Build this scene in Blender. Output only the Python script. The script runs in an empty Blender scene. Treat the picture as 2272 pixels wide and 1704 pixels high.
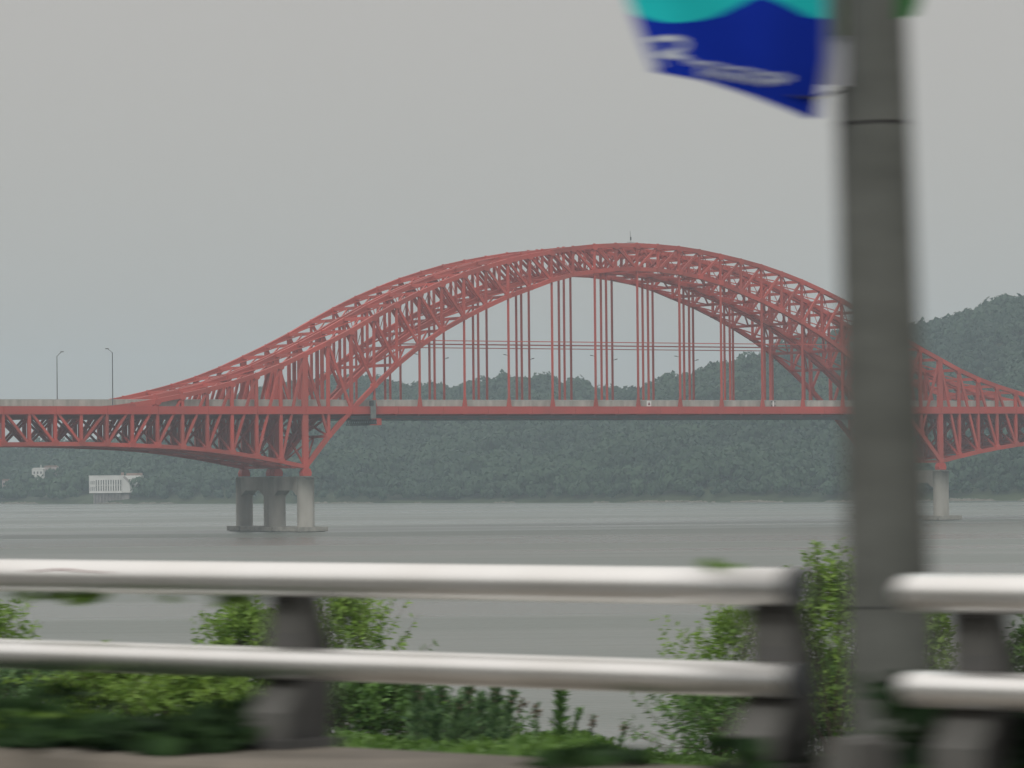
import bpy, bmesh, math, random
import numpy as np
from mathutils import Vector, Matrix, noise

rnd = random.Random(7)
S = bpy.context.scene
COL = S.collection

# ------------------------------------------------------------------ camera
FPX, ROLL, CAMH = 8835.0, .0095, 13.33
PITCH = math.atan(192 / FPX)
Fv = Vector((0, math.cos(PITCH), math.sin(PITCH)))
Rv0 = Vector((1, 0, 0)); Uv0 = Vector((0, -math.sin(PITCH), math.cos(PITCH)))
Uv = Uv0 * math.cos(ROLL) + Rv0 * math.sin(ROLL)
Rv = Rv0 * math.cos(ROLL) - Uv0 * math.sin(ROLL)
cam = bpy.data.cameras.new('camera'); camo = bpy.data.objects.new('camera', cam); COL.objects.link(camo)
m = Matrix((Rv, Uv, -Fv)).transposed().to_4x4(); m.translation = (0, 0, CAMH)
camo.matrix_world = m
cam.sensor_width = 36; cam.lens = 36 * FPX / 2272
cam.clip_start = .1; cam.clip_end = 20000
cam.dof.use_dof = True; cam.dof.focus_distance = 900
cam.dof.aperture_fstop = 11.0; cam.dof.aperture_ratio = .115
S.camera = camo

# ------------------------------------------------------------------ light
W = bpy.data.worlds.new('World'); S.world = W; W.use_nodes = True
nt = W.node_tree; nt.nodes.clear()
out = nt.nodes.new('ShaderNodeOutputWorld'); bg = nt.nodes.new('ShaderNodeBackground')
sky = nt.nodes.new('ShaderNodeTexSky'); sky.sky_type = 'NISHITA'; sky.sun_disc = False
SUN_EL, SUN_ROT = math.radians(40), math.radians(205)
sky.sun_elevation = SUN_EL; sky.sun_rotation = SUN_ROT; sky.dust_density = 4
tc = nt.nodes.new('ShaderNodeTexCoord'); sep = nt.nodes.new('ShaderNodeSeparateXYZ')
nt.links.new(tc.outputs['Generated'], sep.inputs[0])
mr = nt.nodes.new('ShaderNodeValToRGB'); els = mr.color_ramp.elements     # overcast: brighter overhead
for i_, (p_, v_) in enumerate(((0, (.438, .410, .365)), (.06, (.462, .438, .402)), (.117, (.482, .454, .424)), (.38, (.76, .72, .68)), (1, (1.04, 1.0, .95)))):
    e_ = els[i_] if i_ < 2 else els.new(p_)
    e_.position = p_; e_.color = (*v_, 1)
nt.links.new(sep.outputs['Z'], mr.inputs[0])
sc_ = nt.nodes.new('ShaderNodeVectorMath'); sc_.operation = 'SCALE'; sc_.inputs['Scale'].default_value = .003
nt.links.new(sky.outputs[0], sc_.inputs[0])
add = nt.nodes.new('ShaderNodeVectorMath'); add.operation = 'ADD'
nt.links.new(mr.outputs[0], add.inputs[0]); nt.links.new(sc_.outputs[0], add.inputs[1])
nt.links.new(add.outputs[0], bg.inputs[0]); bg.inputs[1].default_value = 1.0
nt.links.new(bg.outputs[0], out.inputs[0])
sl = bpy.data.lights.new('sun', 'SUN'); sl.energy = 1.3; sl.angle = math.radians(14); sl.color = (1, .97, .92)
so = bpy.data.objects.new('sun', sl); COL.objects.link(so)
so.rotation_euler = (math.radians(50), 0, math.radians(-25)); so.location = (0, 0, 300)
S.view_settings.view_transform = 'Standard'; S.view_settings.look = 'None'
S.view_settings.exposure = 0; S.view_settings.gamma = 1; S.view_settings.use_curve_mapping = False
S.render.engine = 'CYCLES'
S.cycles.max_bounces = 6; S.cycles.volume_bounces = 1; S.cycles.transparent_max_bounces = 6
S.cycles.use_denoising = True

# ------------------------------------------------------------------ helpers
def at(x, y, Y):                                   # photo pixel at world distance Y -> point
    d = Fv * FPX + Rv * (x - 1136) + Uv * (852 - y)
    return Vector((0, 0, CAMH)) + d * (Y / d.y)

def tag(o, label=None, cat=None, group=None, kind=None):
    if label: o['label'] = label
    if cat: o['category'] = cat
    if group: o['group'] = group
    if kind: o['kind'] = kind
    return o

def empty(name, loc=(0, 0, 0), rz=0):
    o = bpy.data.objects.new(name, None); COL.objects.link(o); o.empty_display_size = .5
    o.location = loc; o.rotation_euler = (0, 0, rz); return o

def link(name, me, parent=None):
    o = bpy.data.objects.new(name, me); COL.objects.link(o)
    if parent: o.parent = parent
    return o

def mesh(name, vs, fs, mat, parent=None, smooth=False):
    me = bpy.data.meshes.new(name); me.from_pydata([tuple(v) for v in vs], [], fs); me.update()
    if mat: me.materials.append(mat)
    if smooth: me.polygons.foreach_set('use_smooth', [True] * len(me.polygons))
    return link(name, me, parent)

BOXV = [(x, y, z) for x in (-.5, .5) for y in (-.5, .5) for z in (-.5, .5)]
BOXF = [(0, 1, 3, 2), (4, 6, 7, 5), (0, 4, 5, 1), (2, 3, 7, 6), (0, 2, 6, 4), (1, 5, 7, 3)]
class MB:
    def __init__(s): s.v = []; s.f = []
    def box(s, lo, hi):
        n = len(s.v); lo = Vector(lo); hi = Vector(hi); c = (lo + hi) / 2; d = hi - lo
        s.v += [(c.x + a * d.x, c.y + b * d.y, c.z + e * d.z) for a, b, e in BOXV]
        s.f += [tuple(n + i for i in f) for f in BOXF]; return s
    def beam(s, a, b, w, h):
        n = len(s.v); M = beam_mat(a, b, w, h)
        s.v += [tuple(M @ Vector(q)) for q in BOXV]; s.f += [tuple(n + i for i in f) for f in BOXF]; return s
    def tube(s, pts, rads, k=8, caps=True):
        n = len(s.v); pts = [Vector(p) for p in pts]
        if not hasattr(rads, '__len__'): rads = [rads] * len(pts)
        for i, p in enumerate(pts):
            t = (pts[min(i + 1, len(pts) - 1)] - pts[max(i - 1, 0)]).normalized()
            a = t.cross(Vector((0, 0, 1)) if abs(t.z) < .9 else Vector((1, 0, 0))).normalized(); b = t.cross(a)
            for j in range(k):
                q = 2 * math.pi * j / k; s.v.append(tuple(p + (a * math.cos(q) + b * math.sin(q)) * rads[i]))
        for i in range(len(pts) - 1):
            for j in range(k):
                s.f.append((n + i * k + j, n + i * k + (j + 1) % k, n + (i + 1) * k + (j + 1) % k, n + (i + 1) * k + j))
        if caps:
            s.f.append(tuple(n + j for j in range(k))); m_ = n + (len(pts) - 1) * k
            s.f.append(tuple(m_ + j for j in reversed(range(k))))
        return s
    def prism(s, poly, fn, t0, t1):              # polygon in (a,b), fn(a,b,t) -> point
        n = len(s.v); k = len(poly)
        s.v += [tuple(fn(a, b, t0)) for a, b in poly] + [tuple(fn(a, b, t1)) for a, b in poly]
        s.f.append(tuple(range(n, n + k))); s.f.append(tuple(reversed(range(n + k, n + 2 * k))))
        for i in range(k):
            j = (i + 1) % k; s.f.append((n + i, n + j, n + k + j, n + k + i))
        return s
    def build(s, name, mat, parent=None, smooth=False): return mesh(name, s.v, s.f, mat, parent, smooth)

def beam_mat(a, b, w, h):
    a = Vector(a); b = Vector(b); x = b - a; L = x.length; x.normalize()
    ref = Vector((0, 0, 1)) if abs(x.z) < .999 else Vector((1, 0, 0))
    y = ref.cross(x).normalized(); z = x.cross(y)
    M = Matrix((x * L, y * w, z * h)).transposed().to_4x4(); M.translation = (a + b) / 2
    return M

# ------------------------------------------------------------------ materials
def mat(name, col, rough=.6, metal=0, var=.12, scale=1.0, bump=0, col2=None, spec=.5, perobj=0, coord='Object', stretch=(1, 1, 1)):
    M = bpy.data.materials.new(name); M.use_nodes = True; n = M.node_tree; b = n.nodes['Principled BSDF']
    b.inputs['Roughness'].default_value = rough; b.inputs['Metallic'].default_value = metal
    b.inputs['Specular IOR Level'].default_value = spec
    t = n.nodes.new('ShaderNodeTexCoord'); mp = n.nodes.new('ShaderNodeMapping'); mp.inputs['Scale'].default_value = stretch
    geo = n.nodes.new('ShaderNodeNewGeometry')
    if coord == 'World': n.links.new(geo.outputs['Position'], mp.inputs[0])
    else: n.links.new(t.outputs[coord], mp.inputs[0])
    nz = n.nodes.new('ShaderNodeTexNoise'); nz.inputs['Scale'].default_value = scale; nz.inputs['Detail'].default_value = 5
    n.links.new(mp.outputs[0], nz.inputs['Vector'])
    mx = n.nodes.new('ShaderNodeMix'); mx.data_type = 'RGBA'
    c2 = col2 or tuple(c * (1 - 2 * var) for c in col)
    c1 = tuple(min(1, c * (1 + var)) for c in col)
    mx.inputs[6].default_value = (*c1, 1); mx.inputs[7].default_value = (*c2, 1)
    rp = n.nodes.new('ShaderNodeMapRange'); rp.inputs[1].default_value = .3; rp.inputs[2].default_value = .7
    n.links.new(nz.outputs[0], rp.inputs[0]); n.links.new(rp.outputs[0], mx.inputs[0])
    last = mx.outputs[2]
    if perobj:
        oi = n.nodes.new('ShaderNodeObjectInfo'); hs = n.nodes.new('ShaderNodeHueSaturation')
        r2 = n.nodes.new('ShaderNodeMapRange'); r2.inputs[3].default_value = 1 - perobj; r2.inputs[4].default_value = 1 + perobj
        n.links.new(oi.outputs['Random'], r2.inputs[0]); n.links.new(r2.outputs[0], hs.inputs['Value'])
        n.links.new(last, hs.inputs['Color']); last = hs.outputs[0]
    n.links.new(last, b.inputs['Base Color'])
    if bump:
        bp = n.nodes.new('ShaderNodeBump'); bp.inputs['Strength'].default_value = bump; bp.inputs['Distance'].default_value = .02
        n.links.new(nz.outputs[0], bp.inputs['Height']); n.links.new(bp.outputs[0], b.inputs['Normal'])
    return M

RED = mat('red_bridge_paint', (.43, .058, .042), .55, var=.10, scale=.12, perobj=.16, coord='World', col2=(.34, .068, .05))
REDG = mat('red_girder_paint', (.45, .055, .04), .5, var=.08, scale=.15, perobj=.04, coord='World', col2=(.37, .058, .045))
SLAB = mat('deck_concrete', (.22, .22, .21), .85, scale=.4, coord='World')
PARA = mat('parapet_concrete', (.42, .43, .39), .85, var=.1, scale=.7, coord='World', col2=(.29, .30, .27), stretch=(1, 1, .25))
PIERM = mat('pier_concrete', (.31, .30, .27), .85, scale=.35, coord='World', col2=(.21, .205, .18), stretch=(1, 1, .3))
FOOT = mat('footing_concrete', (.30, .29, .26), .85, scale=.8, coord='World', col2=(.19, .185, .16))
STEEL = mat('galvanised_steel', (.50, .51, .50), .5, .3, scale=3)
DARKM = mat('dark_grey_metal', (.06, .065, .07), .5, .2, scale=3)
GREYP = mat('grey_painted_panel', (.17, .19, .18), .6, scale=1)
WHITE = mat('white_sign_paint', (.75, .75, .74), .5, scale=2, var=.05)
MAROON = mat('dark_red_sign_paint', (.16, .012, .012), .5, scale=2)
BLACKM = mat('black_paint', (.02, .02, .022), .5, scale=2)

# ------------------------------------------------------------------ water
def water_mat():
    M = bpy.data.materials.new('river_water'); M.use_nodes = True; n = M.node_tree; b = n.nodes['Principled BSDF']
    b.inputs['Base Color'].default_value = (.115, .135, .12, 1)
    b.inputs['IOR'].default_value = 1.33
    g = n.nodes.new('ShaderNodeNewGeometry')
    def noise_(scale, st, det=3):
        mp = n.nodes.new('ShaderNodeMapping'); mp.inputs['Scale'].default_value = st
        n.links.new(g.outputs['Position'], mp.inputs[0])
        t = n.nodes.new('ShaderNodeTexNoise'); t.inputs['Scale'].default_value = scale; t.inputs['Detail'].default_value = det
        n.links.new(mp.outputs[0], t.inputs['Vector']); return t
    big = noise_(.011, (.10, 1, 1), 4)              # long wind lanes across the river
    lane = n.nodes.new('ShaderNodeMapRange'); lane.inputs[1].default_value = .45; lane.inputs[2].default_value = .55
    n.links.new(big.outputs[0], lane.inputs[0])
    rr = n.nodes.new('ShaderNodeMapRange'); rr.inputs[3].default_value = .26; rr.inputs[4].default_value = .40
    n.links.new(lane.outputs[0], rr.inputs[0]); n.links.new(rr.outputs[0], b.inputs['Roughness'])
    r1 = noise_(.9, (1, 1, 1), 4); r2 = noise_(.17, (.6, 1, 1), 3)
    ad = n.nodes.new('ShaderNodeMath'); ad.operation = 'MULTIPLY_ADD'; ad.inputs[1].default_value = 2.2
    n.links.new(r2.outputs[0], ad.inputs[0]); n.links.new(r1.outputs[0], ad.inputs[2])
    st = n.nodes.new('ShaderNodeMapRange'); st.inputs[3].default_value = .18; st.inputs[4].default_value = .36
    n.links.new(lane.outputs[0], st.inputs[0])
    bp = n.nodes.new('ShaderNodeBump'); bp.inputs['Distance'].default_value = .55
    n.links.new(st.outputs[0], bp.inputs['Strength']); n.links.new(ad.outputs[0], bp.inputs['Height'])
    n.links.new(bp.outputs[0], b.inputs['Normal'])
    return M
wv = [(-4500, 60, 0), (4500, 60, 0), (4500, 6000, 0), (-4500, 6000, 0)]
tag(mesh('water', wv, [(0, 1, 2, 3)], water_mat()), 'calm grey river water with long ripple lanes', kind='structure')

# ------------------------------------------------------------------ bridges
TH = math.atan(FPX / 14228.0); BC = .003537
BZ0 = 6 * math.sin(TH) / BC; BX0 = (676 - 1136) * BZ0 / FPX
RED_UNIT = bpy.data.meshes.new('unit_beam'); RED_UNIT.from_pydata(BOXV, [], BOXF); RED_UNIT.materials.append(RED)
REDG_UNIT = bpy.data.meshes.new('unit_girder'); REDG_UNIT.from_pydata(BOXV, [], BOXF); REDG_UNIT.materials.append(REDG)
gp = [(-.95, -.35), (-.5, -.8), (.5, -.8), (.95, -.35), (.95, .35), (.5, .8), (-.5, .8), (-.95, .35)]
g_ = MB().prism(gp, lambda a, b, t: (a, t, b), -.5, .5)
GUS = bpy.data.meshes.new('gusset'); GUS.from_pydata(g_.v, [], g_.f); GUS.materials.append(RED)

def beam(name, a, b, w, h, parent, me=None):
    o = link(name, me or RED_UNIT, parent); o.matrix_local = beam_mat(a, b, w, h); return o

UH = {15: 66.9, 14: 66.75, 13: 66.4, 12: 65.75, 11: 64.8, 10: 63.75, 9: 62.5, 8: 60.9, 7: 59.1, 6: 56.95, 5: 54.6, 4: 51.9,
      3: 48.9, 2: 45.8, 1: 43.0, 0: 40.4, -1: 37.8, -2: 35.6, -3: 33.8, -4: 32.3, -5: 31.0, -6: 29.9, -7: 28.95, -8: 28.2}
LH = {15: 60.75, 14: 60.6, 13: 60.0, 12: 59.1, 11: 57.7, 10: 55.7, 9: 53.7, 8: 51.3, 7: 48.6, 6: 45.6, 5: 41.95, 4: 37.7,
      3: 32.8, 2: 27.4, 1: 21.4, 0: 14.6, -1: 15.8, -2: 16.9, -3: 17.8, -4: 18.55, -5: 19.05, -6: 19.4, -7: 19.65, -8: 19.85}
def mir(t): return t if t <= 15 else 30 - t
def Uz(t): return UH[mir(t)] - .5
def Lz(t): return LH.get(mir(t), 20.0)
def sx(t): return t * 6.0 if t >= 0 else t * 6.17
DT, DB = 28.2, 26.45                     # edge girder top / bottom
TMIN, TMAX = -20, 50
BW = 13.5

def build_bridge(n0, label):
    root = empty('arch_bridge', (BX0, BZ0, 0), TH)
    tag(root, label, 'bridge', 'twin red arch bridges')
    for pi, n in enumerate((n0, n0 + BW)):
        P = lambda t, z, dn=0: Vector((sx(t), n + dn, z))
        for t in range(-8, 38):          # upper chord
            beam('upper_chord', P(t, Uz(t)), P(t + 1, Uz(t + 1)), .95, 1.0, root)
        for t in range(TMIN, TMAX):      # lower chord
            arch = 0 <= t < 30
            beam('lower_chord', P(t, Lz(t)), P(t + 1, Lz(t + 1)), .95 if arch else 1.0, .95 if arch else .9, root)
        for t in range(TMIN, TMAX, 2):
            beam('edge_girder', P(t, (DT + DB) / 2) + Vector((.03, 0, 0)), P(t + 2, (DT + DB) / 2) - Vector((.03, 0, 0)), 1.1, DT - DB, root, REDG_UNIT)
        dt_ = (DT + DB) / 2
        for t in range(TMIN, TMAX + 1):  # verticals
            m_ = mir(t); w = 1.05 if m_ == 0 else .62
            if m_ >= 3: beam('vertical_post', P(t, Lz(t)), P(t, Uz(t)), .5, .52, root)
            elif m_ >= -7: beam('vertical_post', P(t, Lz(t) - (.6 if m_ == 0 else 0)), P(t, Uz(t)), .8 if m_ == 0 else .6, 1.35 if m_ == 0 else .7, root)
            else: beam('vertical_post', P(t, Lz(t)), P(t, dt_), .6, .7, root)
        for t in range(0, 15):           # diagonals of the arch
            beam('diagonal', P(t, Uz(t)), P(t + 1, Lz(t + 1)), .5, .55, root)
            beam('diagonal', P(30 - t, Uz(t)), P(29 - t, Lz(t + 1)), .5, .55, root)
        for t in range(TMIN + 1, 1):     # diagonals of the side spans
            for k in (0, 1):
                q = (lambda v: v) if k == 0 else (lambda v: 30 - v)
                if q(t) > TMAX or q(t - 1) > TMAX: continue
                if t > -9: beam('diagonal', P(q(t), Uz(t) if t >= -7 else dt_), P(q(t - 1), Lz(t - 1)), .5, .55, root)
                else: beam('diagonal', P(q(t - 1), dt_), P(q(t), Lz(t)), .5, .55, root)
        for t in range(3, 28, 2):        # hangers
            h = beam('hanger', P(t, DT), P(t, Lz(t)), .40, .42, root)
            f = MB().prism([(-.55, DT), (.55, DT), (.24, DT + 2.0), (-.24, DT + 2.0)], lambda a, b, q: (sx(t) + a, n + q, b), -.24, .24)
            f.build('hanger_foot', RED, root)
            if Lz(t) > 36 and t % 4 == 1:        # small lamp arm on every second hanger
                sg = 1 if pi == 0 else -1
                if (n0 == 0) == (pi == 0):
                    k = MB().beam((sx(t), n + sg * .2, 40.0), (sx(t), n + sg * 1.4, 40.2), .08, .08)
                    k.beam((sx(t), n + sg * 1.2, 40.2), (sx(t), n + sg * 2.1, 40.3), .28, .16); k.build('lamp_arm', DARKM, root)
        for t in range(-7, 38): # gussets
            o = link('gusset_plate', GUS, root); o.location = P(t, Uz(t) - .3); o.scale = (.78, 1.0, .75)
        for t in range(TMIN, TMAX + 1):
            o = link('gusset_plate', GUS, root); o.location = P(t, Lz(t) + (.3 if not 3 <= t <= 27 else .15)); o.scale = (.78, 1.08, .75)
        sb = MB()                        # small bracket feet standing on the top chord
        for t in range(-7, 38): sb.box(P(t, Uz(t) + .45) - Vector((.25, .25, 0)), P(t, Uz(t) + .64) + Vector((.2, .2, 0)))
        tag(sb.build('chord_bracket', RED, root), kind='stuff')
        for k_ in (0, 1):                # solid web where the upper chord grows out of the deck girder
            w_ = [(-8.4, DT - .05), (-6.3, DT - .05), (-6.05, DT + .55), (-5.6, DT + 1.35), (-5.9, Uz(-6) - .2), (-7.0, Uz(-7)), (-8.0, Uz(-8))]
            w_ = [((sx(a) if not k_ else sx(30) - sx(a)), b) for a, b in w_]
            MB().prism(w_, lambda a, b, q: (a, n + q, b), -.4, .4).build('web_plate', RED, root)
        a, b = 2.0, 28.0                 # tie rope
        z = {0: 43.3, 1: 43.0}[0 if n == 0 else 1] if n0 == 0 else (43.0 if pi == 0 else 42.7)
        k = MB()
        for i in range(5, 25):
            k.beam((sx(i), n, z), (sx(i + 1), n, z), .2, .2)
        k.build('stabilising_pipe', RED, root)
        # bearings
        for s_ in (0, 180):
            MB().prism([(-1.0, 12.55), (1.0, 12.55), (1.15, 13.3), (.75, 14.2), (-.75, 14.2), (-1.15, 13.3)],
                       lambda a, b, q: (s_ + a, n + q, b), -.9, .9).build('bearing_shoe', REDG, root)
    A = lambda t, n, z: Vector((sx(t), n, z))
    n1 = n0 + BW; nm = n0 + BW / 2
    for t in range(-4, 35):              # upper laterals: strut + K
        beam('upper_strut', A(t, n0, Uz(t)), A(t, n1, Uz(t)), .55, .7, root)
        if t > -4:
            for q in (n0, n1): beam('upper_brace', A(t, nm, Uz(t)), A(t - 1, q, Uz(t - 1)), .26, .26, root)
    for t in range(4, 27):               # lower laterals of the arch
        beam('lower_strut', A(t, n0, Lz(t)), A(t, n1, Lz(t)), .55, .65, root)
        if t > 4:
            for q in (n0, n1): beam('lower_brace', A(t, nm, Lz(t)), A(t - 1, q, Lz(t - 1)), .32, .35, root)
        for q, w_ in ((n0, n1), (n1, n0)): beam('sway_brace', A(t, q, Lz(t)), A(t, nm, Uz(t)), .13, .14, root)
    for t in list(range(TMIN, 2)) + list(range(29, TMAX + 1)):      # side span laterals and frames
        beam('lower_strut', A(t, n0, Lz(t)), A(t, n1, Lz(t)), .5, .6, root)
        if t > TMIN and t != 29:
            for q in (n0, n1): beam('lower_brace', A(t, nm, Lz(t)), A(t - 1, q, Lz(t - 1)), .35, .35, root)
        for q, w_ in ((n0, n1), (n1, n0)): beam('sway_brace', A(t, q, Lz(t)), A(t, w_, DB - .6), .38, .42, root)
    for t in range(TMIN, TMAX + 1):
        beam('floor_beam', A(t, n0 + .57, 26.1), A(t, n1 - .57, 26.1), .5, 1.1, root)
    for n in (n0 + 2.5, n0 + 5.3, n0 + 8.2, n0 + 11):
        beam('stringer', A(TMIN, n, 26.75), A(TMAX, n, 26.75), .3, .6, root)
    MB().box((sx(TMIN), n0 + .65, 27.1), (sx(TMAX), n1 - .65, 28.0)).build('deck_slab', SLAB, root)
    for n, sg in ((n0 + .95, 1), (n1 - .95, -1)):
        k = MB()
        for t in range(TMIN, TMAX, 2):
            k.box((sx(t) + .02, n - .16, 27.95), (sx(t + 2) - .02, n + .16, 29.6))
        k.build('parapet', PARA, root)
        k = MB().box((sx(TMIN), n - .2, 29.6), (sx(TMAX), n + .2, 29.74)); k.build('parapet_coping', STEEL, root)
    k = MB()                             # pipes and cable trays slung along the outer edge
    for z, r in ((25.95, .12), (25.62, .14), (25.3, .1)): k.beam((sx(2), n0 + .4, z), (sx(28), n0 + .4, z), r * 2, r * 2)
    k.build('service_pipe', DARKM, root)
    return root
BR1 = build_bridge(0, 'red steel arch truss bridge with rows of hangers, the nearer of the twin bridges')
BR2 = build_bridge(15.8, 'red steel arch truss bridge seen behind its nearer twin, arch crown shifted to the left')
RB = Matrix.Translation((BX0, BZ0, 0)) @ Matrix.Rotation(TH, 4, 'Z')
def bp_(s, n, z): return RB @ Vector((s, n, z))

def pier(s0, n0, label):
    r = empty('bridge_pier', bp_(s0, n0, 0), TH); tag(r, label, 'bridge pier', 'concrete piers of the twin bridges')
    for n in (0, BW):
        k = MB(); ring = []
        k.tube([(0, n, -.5), (0, n, 8.5), (0, n, 12.3)], [1.95, 1.95, 1.98], 28)
        k.build('column', PIERM, r, True).data.polygons[0].use_smooth = True
    # crosshead with a chamfered soffit between the columns
    pts = [(-.9, 12.42), (BW + .9, 12.42), (BW + .9, 8.3), (BW - 1.6, 8.2), (BW - 3.4, 9.3), (3.4, 9.3), (1.6, 8.2), (-.9, 8.3)]
    MB().prism(pts, lambda a, b, q: (q, a, b), -1.55, 1.55).build('crosshead', PIERM, r)
    k = MB(); hw = 3.6
    k.box((-hw, -3.7, .14), (hw, 3.9, 1.15)); k.box((-hw + .25, 3.9, .16), (hw - .25, BW - 3.9, 1.13)); k.box((-hw, BW - 3.9, .14), (hw, BW + 2.0, 1.15))
    k.box((-hw + .5, -3.2, -1.2), (hw - .5, BW + 1.6, .14)); k.build('footing', FOOT, r)
    k = MB()
    for n in (-1.95, BW + 1.95):
        sg = -1 if n < 0 else 1
        for q in (-1.6, 0, 1.6): k.beam((q, n, 12.4), (q, n + sg * 1.5, 11.9), .08, .08)
        k.beam((-1.7, n + sg * 1.5, 11.9), (1.7, n + sg * 1.5, 11.9), .07, .07)
    k.build('edge_bracket', DARKM, r)
    return r
pier(0, 0, 'concrete twin column pier under the left arch foot of the nearer bridge')
pier(0, 15.8, 'concrete twin column pier behind, under the left arch foot of the farther bridge')
pier(180, 0, 'concrete pier right of the grey pole, under the nearer bridge')
pier(180, 15.8, 'concrete pier mostly hidden by the grey pole, under the farther bridge')

def obj_at(name, k, m_, parent=None, loc=None, smooth=False): return k.build(name, m_, parent, smooth)
# thin hanging ladder line beside the left pier
# maintenance gantry under the nearer deck
r = empty('maintenance_gantry', bp_(18, -1, 24), TH); tag(r, 'maintenance gantry with grey hanging arm under the nearer bridge deck', 'gantry')
k = MB()
for z in (0.0, 1.35): 
    for q in (-.5, .5): k.beam((q, -.8, z), (q, 13.2, z), .13, .13)
for i in range(14):
    a = -.8 + i; 
    for q in (-.5, .5):
        k.beam((q, a, 0), (q, a + 1, 1.35), .09, .09); k.beam((q, a, 1.35), (q, a + 1, 0), .09, .09)
k.build('lattice_beam', DARKM, r)
k = MB()
for q in (-.56, .56): k.box((q - .05, -1.1, -.08), (q + .05, 2.2, .1)); k.box((q - .05, -1.1, 1.25), (q + .05, 2.2, 1.45))
k.box((-.6, -1.15, -.1), (.6, -1.0, 1.45)); k.build('end_frame', RED, r)
MB().box((-1.7, -.35, 1.4), (-.35, -.1, 5.6)).build('hanging_arm', GREYP, r)
MB().box((-1.75, -.4, 4.3), (-.95, .3, 5.5)).build('trolley_box', DARKM, r)
r2_ = bp_(0, -3.2, 12)
# navigation signs on the deck edge
def nav(px, kind, label):
    t = (px - 676) / (54.342 - BC * px); s = t * 6
    r = empty('navigation_sign', bp_(s, .1, 28.25), TH); tag(r, label, 'sign')
    if kind == 0:
        MB().box((-.62, -.05, 0), (.62, .05, 1.32)).build('panel', WHITE, r)
        MB().prism([(-.34, .28), (.34, .28), (0, 1.08)], lambda a, b, q: (a, q, b), -.062, -.055).build('triangle', MAROON, r)
    else:
        MB().box((-.2, -.05, -.05), (.2, .05, 1.3)).build('panel', WHITE, r)
        k = MB()
        for q in (-1, 1):
            k.prism([(q * .26, 0), (q * .5, -.05), (q * .62, .3), (q * .62, 1.0), (q * .5, 1.3), (q * .26, 1.25), (q * .4, .95), (q * .4, .3)][::q], lambda a, b, w: (a, w, b), -.05, .05)
        k.build('side_mark', BLACKM, r)
        k = MB()
        for q in (-1, 1): k.box((min(q * .42, q * .56), -.06, .35), (max(q * .42, q * .56), -.052, .95))
        k.build('reflector', WHITE, r)
nav(1440, 0, 'white square sign with dark red triangle on the bridge parapet')
nav(1716, 1, 'white and black barred sign on the bridge parapet, right of the triangle sign')
# beacon on the crown
r = empty('beacon_mast', bp_(88.3, 0, 67.0), TH); tag(r, 'thin beacon mast with lightning rod on the crown of the arch', 'mast')
MB().box((-.9, -.4, 0), (.9, .4, .12)).build('base_frame', STEEL, r)
MB().tube([(0, 0, .1), (0, 0, 1.2)], .13, 8).build('mast', STEEL, r)
MB().tube([(0, 0, .55), (0, 0, 1.35)], .17, 8).build('beacon', DARKM, r)
MB().tube([(-.1, 0, 1.3), (-.14, 0, 2.7)], .04, 5).build('rod', DARKM, r)

def lamp(px, n, z_top, sg, label):
    s = None
    lo, hi = -200, 0                     # find s so that the post foot stands at that photo column
    for _ in range(40):
        s = (lo + hi) / 2; p = bp_(s, n, 30) - Vector((0, 0, CAMH))
        if 1136 + FPX * p.dot(Rv) / p.dot(Fv) > px: hi = s
        else: lo = s
    r = empty('street_lamp', bp_(s, n, 28), TH); tag(r, label, 'street lamp', 'street lamps on the bridge deck')
    h = z_top - 28
    MB().tube([(0, 0, 0), (0, 0, h * .5), (0, 0, h)], [.13, .10, .08], 10).build('pole', DARKM, r, True)
    MB().tube([(0, 0, h - .1), (0, sg * 1.0, h + .35), (0, sg * 2.4, h + .85)], .06, 6).build('arm', DARKM, r)
    MB().box((-.17, min(sg * 2.1, sg * 3.2), h + .78), (.17, max(sg * 2.1, sg * 3.2), h + .95)).build('lamp_head', DARKM, r)
lamp(127, 28.2, 28 + 12.0, -1, 'tall thin street lamp on the far deck edge, the left one of two')
lamp(250, .3, 28 + 12.0, 1, 'tall thin street lamp on the near deck edge, the right one of two')

# ------------------------------------------------------------------ hills and forest
SK = [(-900, 1010), (0, 1000), (40, 1008), (70, 994), (130, 988), (250, 982), (330, 972), (400, 940), (480, 900), (573, 862), (650, 850), (732, 843), (790, 842),
      (850, 851), (900, 857), (950, 862), (1000, 863), (1040, 855), (1080, 850), (1130, 843), (1200, 838), (1225, 839), (1245, 849), (1265, 857),
      (1282, 851), (1300, 859), (1330, 867), (1362, 872), (1400, 867), (1440, 864), (1455, 851), (1480, 846), (1505, 838), (1530, 829), (1560, 821),
      (1590, 812), (1635, 808), (1683, 792), (1720, 780), (1747, 768), (1844, 754), (1940, 738), (2025, 727), (2080, 719), (2130, 704), (2165, 695),
      (2200, 681), (2225, 669), (2255, 664), (2272, 665), (2500, 640), (3100, 640)]
SKX = np.array([a for a, b in SK], float); SKY = np.array([b for a, b in SK], float)
def shoreY(x):    # world distance of the far shoreline at photo column
    return np.interp(x, [-900, 0, 700, 1750, 2272, 3100], [1980, 1870, 1707, 1550, 1530, 1480])
RIDGE = 330.0
def ridge_d(x): return np.interp(x, [-900, 0, 400, 900, 1300, 1450, 2272, 3100], [260, 260, 300, 420, 430, 330, 380, 380])
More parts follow.
